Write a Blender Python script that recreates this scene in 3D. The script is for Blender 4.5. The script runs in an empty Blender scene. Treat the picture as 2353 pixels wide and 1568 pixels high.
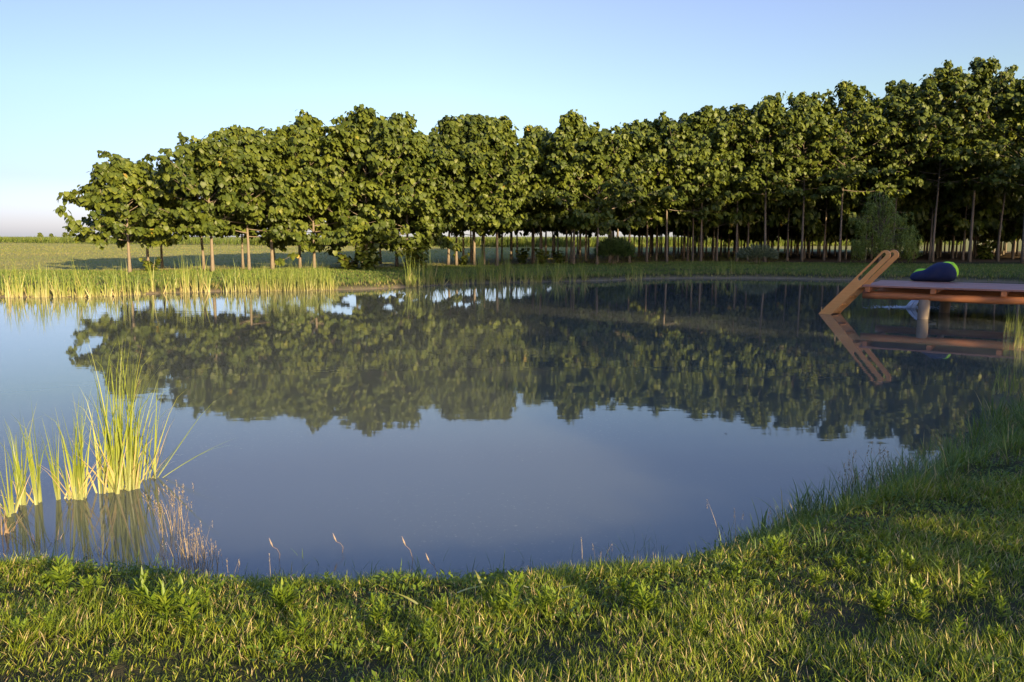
import bpy, math
import numpy as np
from mathutils import Vector

sc = bpy.context.scene
COL = sc.collection
R0 = np.random.default_rng(7)

# ------------------------------------------------------------------ camera model (used to read positions off the photo)
F_PX, CAM_H, PITCH = 788.0, 1.9, math.radians(7.55)
S = 1024 / 2353.0                       # photo notes were taken on a 2353 px wide view
cp, sp = math.cos(PITCH), math.sin(PITCH)

def ray(px, py):
    u, v = (px - 512) / F_PX, (341 - py) / F_PX
    return np.array([u, cp + v * sp, -sp + v * cp])

def on_z(px, py, z=0.0):
    d = ray(px, py); t = (z - CAM_H) / d[2]
    return np.array([d[0] * t, d[1] * t, z])

def on_y(px, py, y):
    d = ray(px, py); t = y / d[1]
    return np.array([d[0] * t, y, CAM_H + d[2] * t])

# ------------------------------------------------------------------ object helpers
def tag(o, label=None, cat=None, group=None, kind=None):
    if label: o['label'] = label
    if cat: o['category'] = cat
    if group: o['group'] = group
    if kind: o['kind'] = kind
    return o

def empty(name, loc, label, cat, group=None, rz=0.0, scale=1.0):
    o = bpy.data.objects.new(name, None)
    COL.objects.link(o)
    o.empty_display_size = 0.2
    o.location = loc; o.rotation_euler = (0, 0, rz); o.scale = (scale,) * 3
    return tag(o, label, cat, group)

def link(name, me, parent=None, loc=None):
    o = bpy.data.objects.new(name, me)
    COL.objects.link(o)
    if parent is not None: o.parent = parent
    if loc is not None: o.location = loc
    return o

def mesh_np(name, V, polys, mat, attrs=None, smooth=True):
    """V (n,3); polys: list of (m,k) index arrays."""
    me = bpy.data.meshes.new(name)
    V = np.asarray(V, np.float32)
    me.vertices.add(len(V)); me.vertices.foreach_set('co', V.ravel())
    idx = np.concatenate([np.asarray(p, np.int32).ravel() for p in polys])
    tot = np.concatenate([np.full(len(p), np.asarray(p).shape[1], np.int32) for p in polys])
    st = np.concatenate([[0], np.cumsum(tot)[:-1]]).astype(np.int32)
    me.loops.add(len(idx)); me.loops.foreach_set('vertex_index', idx)
    me.polygons.add(len(tot)); me.polygons.foreach_set('loop_start', st)
    me.polygons.foreach_set('use_smooth', np.full(len(tot), smooth))
    for k, a in (attrs or {}).items():
        at = me.attributes.new(k, 'FLOAT', 'POINT'); at.data.foreach_set('value', np.asarray(a, np.float32))
    me.materials.append(mat)
    me.update(calc_edges=True); me.validate()
    return me

class MB:
    """collects simple solids into one mesh"""
    def __init__(s): s.v = []; s.f = []; s.n = 0
    def add(s, V, Fs):
        s.v.append(np.asarray(V, float))
        for f in Fs: s.f.append([i + s.n for i in f])
        s.n += len(V)
    def tube(s, pts, rad, k=7, cap=True):
        pts = np.asarray(pts, float); n = len(pts)
        rad = np.broadcast_to(rad, (n,))
        T = np.gradient(pts, axis=0); T /= np.linalg.norm(T, axis=1, keepdims=True) + 1e-9
        ref = np.array([0.31, 0.95, 0.05]) if abs(T[0][2]) > .7 else np.array([0, 0, 1.])
        A = np.cross(T, ref); A /= np.linalg.norm(A, axis=1, keepdims=True) + 1e-9
        B = np.cross(T, A)
        an = np.arange(k) * 2 * math.pi / k
        V = (pts[:, None] + rad[:, None, None] * (np.cos(an)[None, :, None] * A[:, None] + np.sin(an)[None, :, None] * B[:, None])).reshape(-1, 3)
        Fs = []
        for i in range(n - 1):
            for j in range(k):
                j2 = (j + 1) % k
                Fs.append([i * k + j, i * k + j2, (i + 1) * k + j2, (i + 1) * k + j])
        if cap:
            Fs.append([(n - 1) * k + j for j in range(k)]); Fs.append([j for j in reversed(range(k))])
        s.add(V, Fs)
    def prism(s, poly, ax_u, ax_v, ax_n, org, t0, t1):
        """outline poly in (u,v), extruded along n from t0 to t1"""
        poly = np.asarray(poly, float); n = len(poly)
        b = org + poly[:, :1] * ax_u + poly[:, 1:2] * ax_v
        V = np.vstack([b + t0 * ax_n, b + t1 * ax_n])
        Fs = [[j for j in reversed(range(n))], [n + j for j in range(n)]]
        for j in range(n):
            j2 = (j + 1) % n
            Fs.append([j, j2, n + j2, n + j])
        s.add(V, Fs)
    def box(s, org, ux, uy, uz, a, b):
        """box spanned by a..b in the frame ux,uy,uz"""
        V = [org + x * ux + y * uy + z * uz for z in (a[2], b[2]) for y in (a[1], b[1]) for x in (a[0], b[0])]
        s.add(V, [[0, 2, 3, 1], [4, 5, 7, 6], [0, 1, 5, 4], [2, 6, 7, 3], [0, 4, 6, 2], [1, 3, 7, 5]])
    def build(s, name, mat, parent=None, bevel=0.0, smooth=False, loc=None):
        me = bpy.data.meshes.new(name)
        me.from_pydata(np.vstack(s.v).tolist(), [], s.f)
        me.materials.append(mat)
        if smooth:
            me.polygons.foreach_set('use_smooth', [True] * len(me.polygons))
        me.validate()
        o = link(name, me, parent, loc)
        if bevel:
            m = o.modifiers.new('bevel', 'BEVEL'); m.width = bevel; m.segments = 2; m.limit_method = 'ANGLE'
        return o

# ------------------------------------------------------------------ materials
def new_mat(name):
    m = bpy.data.materials.new(name); m.use_nodes = True
    nt = m.node_tree; nt.nodes.clear()
    return m, nt, nt.nodes.new('ShaderNodeOutputMaterial')

def ramp(nt, fac, stops):
    n = nt.nodes.new('ShaderNodeValToRGB'); cr = n.color_ramp
    while len(cr.elements) < len(stops): cr.elements.new(0.5)
    for e, (p, c) in zip(cr.elements, stops):
        e.position = p; e.color = (*c, 1)
    nt.links.new(fac, n.inputs['Fac']); return n.outputs['Color']

def attr(nt, name):
    n = nt.nodes.new('ShaderNodeAttribute'); n.attribute_name = name; return n.outputs['Fac']

def mixc(nt, fac, a, b, mode='MIX'):
    n = nt.nodes.new('ShaderNodeMix'); n.data_type = 'RGBA'; n.blend_type = mode
    for sock, val in ((n.inputs[0], fac), (n.inputs[6], a), (n.inputs[7], b)):
        if hasattr(val, 'is_linked'): nt.links.new(val, sock)
        elif isinstance(val, (int, float)): sock.default_value = val
        else: sock.default_value = (*val, 1)
    return n.outputs[2]

def noise(nt, scale, detail=4, vec=None, rough=0.55):
    n = nt.nodes.new('ShaderNodeTexNoise'); n.inputs['Scale'].default_value = scale
    n.inputs['Detail'].default_value = detail; n.inputs['Roughness'].default_value = rough
    if vec is not None: nt.links.new(vec, n.inputs['Vector'])
    return n.outputs['Fac']

def mapping(nt, scale, coord='Object'):
    tc = nt.nodes.new('ShaderNodeTexCoord'); mp = nt.nodes.new('ShaderNodeMapping')
    mp.inputs['Scale'].default_value = scale
    nt.links.new(tc.outputs[coord], mp.inputs['Vector']); return mp.outputs['Vector']

def geo_pos(nt):
    return nt.nodes.new('ShaderNodeNewGeometry').outputs['Position']

def foliage(name, stops, base=None, trans=0.3, rough=0.5, spec=0.3, objvar=0.0, along_pow=1.0):
    """leaf material: colour by the per-leaf attribute tint; base = colour at the foot of a blade"""
    m, nt, out = new_mat(name)
    c = ramp(nt, attr(nt, 'tint'), stops)
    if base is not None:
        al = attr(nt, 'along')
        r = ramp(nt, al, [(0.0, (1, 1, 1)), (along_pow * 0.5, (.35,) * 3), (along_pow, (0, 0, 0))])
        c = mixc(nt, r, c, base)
    if objvar:
        oi = nt.nodes.new('ShaderNodeObjectInfo')
        r2 = ramp(nt, oi.outputs['Random'], [(0, (1 - objvar,) * 3), (0.5, (1, 1, 1)), (1, (1 + objvar, 1 + objvar * .7, 1 - objvar * .3))])
        c = mixc(nt, 1.0, c, r2, 'MULTIPLY')
    p = nt.nodes.new('ShaderNodeBsdfPrincipled')
    nt.links.new(c, p.inputs['Base Color']); p.inputs['Roughness'].default_value = rough
    p.inputs['Specular IOR Level'].default_value = spec
    t = nt.nodes.new('ShaderNodeBsdfTranslucent')
    c2 = mixc(nt, 1.0, c, (1.5, 1.45, 0.6), 'MULTIPLY')
    nt.links.new(c2, t.inputs['Color'])
    mx = nt.nodes.new('ShaderNodeMixShader'); mx.inputs[0].default_value = trans
    nt.links.new(p.outputs[0], mx.inputs[1]); nt.links.new(t.outputs[0], mx.inputs[2])
    nt.links.new(mx.outputs[0], out.inputs['Surface'])
    return m

def solid(name, colfn, rough=0.7, spec=0.3, bump=None, bstr=0.3, bdist=0.01):
    m, nt, out = new_mat(name)
    p = nt.nodes.new('ShaderNodeBsdfPrincipled')
    c = colfn(nt) if callable(colfn) else colfn
    if hasattr(c, 'is_linked'): nt.links.new(c, p.inputs['Base Color'])
    else: p.inputs['Base Color'].default_value = (*c, 1)
    p.inputs['Roughness'].default_value = rough; p.inputs['Specular IOR Level'].default_value = spec
    if bump:
        b = nt.nodes.new('ShaderNodeBump'); b.inputs['Strength'].default_value = bstr; b.inputs['Distance'].default_value = bdist
        nt.links.new(bump(nt), b.inputs['Height']); nt.links.new(b.outputs[0], p.inputs['Normal'])
    nt.links.new(p.outputs[0], out.inputs['Surface'])
    return m

M = {}
M['leaf'] = foliage('tree_leaf', [(0, (.038, .058, .009)), (.45, (.078, .102, .013)), (.8, (.124, .144, .018)), (.97, (.17, .16, .023)), (1, (.26, .19, .03))], trans=.22, rough=.5, spec=.25, objvar=.14)
M['willow'] = foliage('willow_leaf', [(0, (.12, .17, .035)), (1, (.24, .29, .065))], trans=.3)
M['dark_shrub'] = foliage('dark_shrub_leaf', [(0, (.04, .07, .015)), (1, (.08, .12, .03))], trans=.2)
M['shrub'] = foliage('shrub_leaf', [(0, (.08, .11, .06)), (1, (.15, .18, .10))], trans=.2)
M['lawn'] = foliage('lawn_blade', [(0, (.075, .12, .015)), (.4, (.18, .245, .018)), (.72, (.32, .345, .030)), (.84, (.46, .37, .12)), (1, (.58, .45, .26))], base=(.035, .045, .008), trans=.40, rough=.42, along_pow=.6)  # shade and highlights put into the blade colour: dark feet, lighter tips
M['bank'] = foliage('bank_blade', [(0, (.06, .11, .018)), (.5, (.11, .17, .03)), (.85, (.17, .21, .035)), (1, (.36, .29, .12))], base=(.07, .08, .02), trans=.3, along_pow=.5)
M['weed'] = foliage('weed_leaf', [(0, (.07, .12, .012)), (.6, (.12, .18, .016)), (1, (.19, .24, .025))], trans=.35, rough=.45)
M['reed'] = foliage('cattail_leaf', [(0, (.12, .17, .022)), (.5, (.21, .25, .03)), (.8, (.33, .32, .055)), (.92, (.42, .33, .12)), (1, (.45, .33, .18))], base=(.30, .32, .14), trans=.3, rough=.4, along_pow=.45)
M['reed_far'] = foliage('bank_cattail_leaf', [(0, (.12, .17, .03)), (.55, (.19, .23, .04)), (.8, (.28, .27, .07)), (1, (.42, .33, .16))], base=(.34, .31, .14), trans=.3, rough=.45, along_pow=.5)
M['dry'] = foliage('dry_stem', [(0, (.15, .12, .075)), (.6, (.24, .19, .115)), (1, (.36, .28, .17))], trans=.2, rough=.6)
M['stubble'] = foliage('stubble', [(0, (.13, .17, .03)), (.5, (.20, .20, .05)), (1, (.34, .27, .11))], trans=.3)
M['dead'] = foliage('dead_stem', [(0, (.04, .03, .02)), (.6, (.09, .065, .04)), (1, (.20, .14, .08))], trans=.1)
M['corn'] = foliage('corn_leaf', [(0, (.08, .12, .02)), (.7, (.13, .17, .03)), (1, (.24, .22, .07))], trans=.3)
M['bark'] = solid('bark', lambda nt: mixc(nt, noise(nt, 6, 5, mapping(nt, (1.5, 1.5, .35))), (.09, .072, .05), (.23, .19, .135)), rough=.85, spec=.1,
                  bump=lambda nt: noise(nt, 22, 4, mapping(nt, (2, 2, .3))), bstr=.5, bdist=.02)
M['twig'] = solid('twig_bark', (.17, .12, .07), rough=.8, spec=.1)

def wood(name, dark, light, sx=1.0, rough=.5, spec=.35):
    def colf(nt):
        v = mapping(nt, (1.2 * sx, 14, 14))
        return mixc(nt, noise(nt, 3.0, 6, v), dark, light)
    return solid(name, colf, rough=rough, spec=spec, bump=lambda nt: noise(nt, 5.0, 5, mapping(nt, (1.5 * sx, 25, 25))), bstr=.35, bdist=.004)

M['deck'] = wood('deck_stain', (.17, .075, .055), (.34, .175, .13), rough=.5, spec=.5)
M['beam'] = wood('beam_stain', (.25, .085, .032), (.46, .19, .075), rough=.55)
M['ladder'] = wood('ladder_stain', (.55, .225, .06), (.76, .38, .12), rough=.45)
M['log'] = solid('post_log', lambda nt: mixc(nt, noise(nt, 5, 5, mapping(nt, (3, 3, .5))), (.15, .115, .08), (.34, .27, .20)), rough=.8,
                 bump=lambda nt: noise(nt, 14, 4, mapping(nt, (3, 3, .4))), bstr=.5, bdist=.01)
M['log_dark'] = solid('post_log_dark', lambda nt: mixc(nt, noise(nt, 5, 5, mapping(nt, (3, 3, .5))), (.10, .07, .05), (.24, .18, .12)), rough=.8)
def cloth(name, a, b):
    return solid(name, lambda nt: mixc(nt, noise(nt, 60, 3, mapping(nt, (1, 1, 1))), a, b), rough=.8, spec=.2,
                 bump=lambda nt: noise(nt, 5, 5, mapping(nt, (1, 1, 1))), bstr=.5, bdist=.03)
M['navy'] = cloth('navy_cloth', (.008, .013, .042), (.016, .025, .070))
M['lime'] = cloth('lime_cloth', (.30, .62, .03), (.38, .72, .05))

# water ------------------------------------------------------------
def water_mat():
    m, nt, out = new_mat('pond_water')
    p = nt.nodes.new('ShaderNodeBsdfPrincipled')
    pos = geo_pos(nt)
    n0 = noise(nt, .25, 3, pos)
    c = mixc(nt, n0, (.060, .070, .057), (.074, .083, .068))
    spk = ramp(nt, noise(nt, 26, 3, pos, .75), [(.60, (0, 0, 0)), (.70, (1, 1, 1))])
    c = mixc(nt, mixc(nt, 1.0, spk, ramp(nt, noise(nt, .35, 3, pos), [(.42, (0, 0, 0)), (.60, (.8, .8, .8))]), 'MULTIPLY'), c, (.16, .15, .11))
    nt.links.new(c, p.inputs['Base Color'])
    p.inputs['Roughness'].default_value = .025
    p.inputs['IOR'].default_value = 1.37
    p.subsurface_method = 'BURLEY'; p.inputs['Subsurface Weight'].default_value = 1.0      # murky water: light spreads sideways
    p.inputs['Subsurface Radius'].default_value = (1, 1, 1); p.inputs['Subsurface Scale'].default_value = 1.6
    p.inputs['Specular IOR Level'].default_value = .5
    mp = nt.nodes.new('ShaderNodeMapping'); mp.inputs['Scale'].default_value = (1.0, 2.6, 1); mp.inputs['Rotation'].default_value = (0, 0, .18)
    nt.links.new(pos, mp.inputs['Vector'])
    h1 = noise(nt, 1.1, 2, mp.outputs[0]); h2 = noise(nt, 5.5, 2, mp.outputs[0])
    patch = ramp(nt, noise(nt, .12, 2, pos), [(.40, (.12,) * 3), (.62, (1,) * 3)])
    a = nt.nodes.new('ShaderNodeMath'); a.operation = 'MULTIPLY_ADD'; nt.links.new(h2, a.inputs[0]); a.inputs[1].default_value = .10; nt.links.new(h1, a.inputs[2])
    b = nt.nodes.new('ShaderNodeBump'); b.inputs['Distance'].default_value = .006
    sm = nt.nodes.new('ShaderNodeMath'); sm.operation = 'MULTIPLY'; sm.inputs[1].default_value = .30
    nt.links.new(patch, sm.inputs[0]); nt.links.new(sm.outputs[0], b.inputs['Strength'])
    nt.links.new(a.outputs[0], b.inputs['Height']); nt.links.new(b.outputs[0], p.inputs['Normal'])
    nt.links.new(p.outputs[0], out.inputs['Surface'])
    return m
M['water'] = water_mat()

def ground_mat():
    m, nt, out = new_mat('ground_earth')
    p = nt.nodes.new('ShaderNodeBsdfPrincipled')
    pos = geo_pos(nt)
    nz = noise(nt, 3.0, 6, pos); nf = noise(nt, 22.0, 5, pos); nl = noise(nt, .25, 4, pos)
    turf = mixc(nt, nf, (.018, .026, .008), (.05, .058, .018))  # turf colour darkened to stand in for shaded gaps between blades
    soil = mixc(nt, nz, (.035, .027, .017), (.10, .075, .046))
    fieldc = mixc(nt, ramp(nt, noise(nt, 1.4, 8, pos, .7), [(.35, (0, 0, 0)), (.65, (1, 1, 1))]), (.15, .155, .045), (.28, .24, .095))
    fieldc = mixc(nt, ramp(nt, nl, [(.35, (0, 0, 0)), (.65, (.7, .7, .7))]), fieldc, (.18, .20, .05))
    litter = mixc(nt, nf, (.05, .036, .020), (.14, .095, .05))
    mud = mixc(nt, nz, (.16, .12, .075), (.34, .27, .17))
    c = mixc(nt, ramp(nt, nz, [(.42, (0, 0, 0)), (.62, (.55, .55, .55))]), turf, soil)
    c = mixc(nt, attr(nt, 'field'), c, fieldc)
    c = mixc(nt, attr(nt, 'forest'), c, litter)
    c = mixc(nt, attr(nt, 'mud'), c, mud)
    nt.links.new(c, p.inputs['Base Color']); p.inputs['Roughness'].default_value = .9; p.inputs['Specular IOR Level'].default_value = .1
    b = nt.nodes.new('ShaderNodeBump'); b.inputs['Strength'].default_value = .8; b.inputs['Distance'].default_value = .06
    nt.links.new(noise(nt, 9, 6, pos, .7), b.inputs['Height']); nt.links.new(b.outputs[0], p.inputs['Normal'])
    nt.links.new(p.outputs[0], out.inputs['Surface'])
    return m
M['ground'] = ground_mat()

# ------------------------------------------------------------------ terrain
far_px = [(0, 297), (105, 297), (170, 292.5), (260, 291), (330, 290), (365, 289.5), (412, 287), (470, 283.5), (540, 282), (600, 281),
          (650, 278.5), (760, 278), (860, 280.5), (1024, 282)]
near_px = [(0, 1292), (300, 1318), (520, 1346), (800, 1352), (1150, 1340), (1350, 1322), (1550, 1296), (1700, 1256), (1830, 1208),
           (1960, 1150), (2090, 1095), (2230, 1036), (2300, 1000), (2353, 950)]
far = [on_z(*p)[:2] for p in far_px]
near = [on_z(x * S, y * S)[:2] for x, y in near_px]
poly = near + [np.array(p, float) for p in [(9.4, 11.4), (12.0, 13.2), (14.2, 15.6), (16.5, 18), (20, 23), (22.5, 28)]] + far[::-1] + \
    [np.array(p, float) for p in [(-21, 24.5), (-26, 20), (-25, 11), (-17, 5.5), (-8, 3.9)]]
poly = np.array(poly)
for _ in range(2):                                    # rounded corners
    nx = np.roll(poly, -1, 0)
    poly = np.stack([.75 * poly + .25 * nx, .25 * poly + .75 * nx], 1).reshape(-1, 2)

def sdist(P):
    """signed distance to the pond outline, positive on land"""
    P = np.asarray(P, float).reshape(-1, 2); out = np.empty(len(P))
    A, B = poly, np.roll(poly, -1, 0)
    for s in range(0, len(P), 20000):
        q = P[s:s + 20000]
        ab = B - A; ap = q[:, None] - A[None]
        t = np.clip((ap * ab).sum(2) / (ab ** 2).sum(1), 0, 1)
        d = np.sqrt((((ap - t[..., None] * ab) ** 2).sum(2)).min(1))
        cr = ((A[None, :, 1] > q[:, None, 1]) != (B[None, :, 1] > q[:, None, 1])) & \
             (q[:, None, 0] < (B - A)[None, :, 0] * (q[:, None, 1] - A[None, :, 1]) / ((B - A)[None, :, 1] + 1e-12) + A[None, :, 0])
        out[s:s + 20000] = np.where(cr.sum(1) % 2 == 1, -d, d)
    return out + .11 * wav(P, 101, 6, 1.5, 5) + .06 * wav(P, 102, 6, 5, 12)

def sm(x): x = np.clip(x, 0, 1); return x * x * (3 - 2 * x)

def wav(P, seed, n=6, lo=.3, hi=2.0):
    r = np.random.default_rng(seed); v = 0
    for _ in range(n):
        k = r.uniform(lo, hi); a = r.uniform(0, 6.28)
        v = v + np.sin(P[:, 0] * k * math.cos(a) + P[:, 1] * k * math.sin(a) + r.uniform(0, 6.28))
    return v / n

def height(P, d=None):
    P = np.asarray(P, float).reshape(-1, 2)
    if d is None: d = sdist(P)
    fw = sm((P[:, 1] - 15) / 8)                        # the far bank is lower than the near one
    z = (.20 - .06 * fw) * sm(d / .55) + (.35 - .20 * fw) * sm(d / 3.6) - .75 * sm(-d / 2.2)
    near_w = np.exp(-np.hypot(P[:, 0], P[:, 1]) / 14)
    z = z + (.028 * wav(P, 3, 7, .6, 3.0) + .02 * wav(P, 5, 8, 3, 9)) * np.clip(d, 0, 1) * (.3 + .7 * near_w)
    z = z + .12 * wav(P, 9, 5, .02, .08) * np.clip((d - 10) / 40, 0, 1)
    return z

def zat(x, y): return float(height(np.array([[x, y]]))[0])

def geom_axis(lo, hi, step, lim, g=1.16):
    c = list(np.arange(lo, hi + 1e-6, step)); s = step; v = hi
    while v < lim: s *= g; v += s; c.append(v)
    s = step; v = lo; head = []
    while v > -lim: s *= g; v -= s; head.append(v)
    return np.array(head[::-1] + c)

xs = np.unique(np.concatenate([geom_axis(-30, 34, .3, 4000), np.arange(-4.5, 9, .1)]))
ys = np.unique(np.concatenate([geom_axis(-10, 52, .3, 4000), np.arange(1.5, 9, .1)]))
X, Y = np.meshgrid(xs, ys)
P = np.stack([X.ravel(), Y.ravel()], 1)
D = sdist(P); Z = height(P, D)
# front row of the plantation, as a polyline (x, y)
FR = np.array([(-15.5, 29.5), (-11.4, 30.2), (-8, 31.5), (-5, 33), (0, 35.5), (7, 39), (14, 42), (27, 42.5), (45, 42.5)]) * 1.2
def row_y(x): return np.interp(x, FR[:, 0], FR[:, 1])
def depth_rows(x): return np.interp(x, [-19, -11, -7, 0, 7, 17, 48], [3.5, 7, 10, 17, 28, 36, 38])
dy = P[:, 1] - row_y(P[:, 0])
forest = sm((dy + 1.5) / 2) * sm((depth_rows(P[:, 0]) + 2 - dy) / 3) * sm((P[:, 0] + 4) / 6)
field = np.maximum(sm((P[:, 1] - row_y(P[:, 0]) + (P[:, 0] < -18) * 2) / 4), sm((-P[:, 0] - 26) / 6) * sm((P[:, 1] - 22) / 8)) * (1 - forest)
far_w = sm((P[:, 1] - 16) / 6)
mud = sm((.5 - D) / .45) * (D > -3) * (.25 + .75 * far_w)
nx_, ny_ = len(xs), len(ys)
i = (np.arange(ny_ - 1)[:, None] * nx_ + np.arange(nx_ - 1)[None]).ravel()
quads = np.stack([i, i + 1, i + nx_ + 1, i + nx_], 1)
me = mesh_np('ground', np.column_stack([P, Z]), [quads], M['ground'], {'forest': forest, 'field': field * .95, 'mud': mud * .6})
tag(link('ground', me), kind='structure')

wp = poly + (poly - poly.mean(0)) / np.linalg.norm(poly - poly.mean(0), axis=1, keepdims=True) * .5
mw = bpy.data.meshes.new('water')
mw.from_pydata([(x, y, 0.0) for x, y in wp], [], [list(range(len(wp)))]); mw.materials.append(M['water'])
tag(link('water', mw), kind='structure')

# ------------------------------------------------------------------ leaves and blades
LEAF_HEART = (np.array([(0, 0, 0), (0, .5, .05), (0, 1, -.12), (-.34, -.10, -.04), (-.52, .34, -.02), (-.27, .76, -.08),
                        (.34, -.10, -.04), (.52, .34, -.02), (.27, .76, -.08)], float),
              np.array([(0, 1, 4, 3), (1, 2, 5, 4), (0, 6, 7, 1), (1, 7, 8, 2)]))
LEAF_LANCE = (np.array([(0, 0, 0), (-.5, .45, .05), (.5, .45, .05), (0, .5, -.02), (0, 1, -.12)], float),
              np.array([(0, 3, 4, 1), (0, 2, 4, 3)]))

def unit(v): return v / (np.linalg.norm(v, axis=-1, keepdims=True) + 1e-9)

def leaves(P, Dv, N, L, W, shape, tint):
    T, Fq = shape
    Dv = unit(Dv); Sd = unit(np.cross(Dv, N)); N = np.cross(Sd, Dv)
    L = np.broadcast_to(L, (len(P),)); W = np.broadcast_to(W, (len(P),))
    V = P[:, None] + T[None, :, :1] * (W[:, None, None] * Sd[:, None]) + T[None, :, 1:2] * (L[:, None, None] * Dv[:, None]) + T[None, :, 2:] * (L[:, None, None] * N[:, None])
    k = len(T)
    Fa = (np.arange(len(P))[:, None, None] * k + Fq[None]).reshape(-1, Fq.shape[1])
    return V.reshape(-1, 3), Fa, np.repeat(tint, k)

def blades(P, az, L, W, th0, curv, tint, seg=3, power=1.0, twist=None):
    """tapered strips rising from P; angle from the vertical = th0 + curv*t**power, towards az"""
    n = len(P); t = np.linspace(0, 1, seg + 1)
    bc = lambda a: np.broadcast_to(a, (n,))
    L, W, th0, curv, power = bc(L), bc(W), bc(th0), bc(curv), bc(power)
    tm = (t[1:] + t[:-1]) / 2
    ang = th0[:, None] + curv[:, None] * tm[None] ** power[:, None]
    dl = (L / seg)[:, None]
    r = np.concatenate([np.zeros((n, 1)), np.cumsum(np.sin(ang) * dl, 1)], 1)
    z = np.concatenate([np.zeros((n, 1)), np.cumsum(np.cos(ang) * dl, 1)], 1)
    h = np.stack([np.cos(az), np.sin(az), 0 * az], 1)
    tw = az + (math.pi / 2 if twist is None else twist)
    s = np.stack([np.cos(tw), np.sin(tw), 0 * az], 1)
    c = P[:, None] + r[..., None] * h[:, None]; c[..., 2] += z
    w = (W[:, None] * np.array([.8, 1, .85, .6, .35, .2][:seg] if seg > 3 else [1, .9, .55][:seg] if seg == 3 else [1, .7])[None])[..., None] * s[:, None] * .5
    V = np.empty((n, 2 * seg + 1, 3))
    V[:, 0:2 * seg:2] = c[:, :seg] - w; V[:, 1:2 * seg:2] = c[:, :seg] + w; V[:, 2 * seg] = c[:, seg]
    k = 2 * seg + 1; o = np.arange(n)[:, None] * k
    q = np.concatenate([o + np.array([[2 * j, 2 * j + 1, 2 * j + 3, 2 * j + 2]]) for j in range(seg - 1)])
    tr = o + np.array([[2 * seg - 2, 2 * seg - 1, 2 * seg]])
    al = np.concatenate([np.repeat(t[:seg], 2), [1.0]])
    return V.reshape(-1, 3), q, tr, np.repeat(bc(tint), k), np.tile(al, n)

class BL:
    def __init__(s): s.V = []; s.Q = []; s.T = []; s.t = []; s.a = []; s.n = 0
    def blades(s, *a, **k):
        V, q, tr, ti, al = blades(*a, **k)
        s.V.append(V); s.Q.append(q + s.n); s.T.append(tr + s.n); s.t.append(ti); s.a.append(al); s.n += len(V); return s
    def leaves(s, *a):
        V, q, ti = leaves(*a)
        s.V.append(V); s.Q.append(q + s.n); s.t.append(ti); s.a.append(np.full(len(V), .9)); s.n += len(V); return s
    def mesh(s, name, mat):
        polys = [np.concatenate(s.Q)] + ([np.concatenate(s.T)] if s.T else [])
        return mesh_np(name, np.concatenate(s.V), polys, mat, {'tint': np.concatenate(s.t), 'along': np.concatenate(s.a)})

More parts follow.
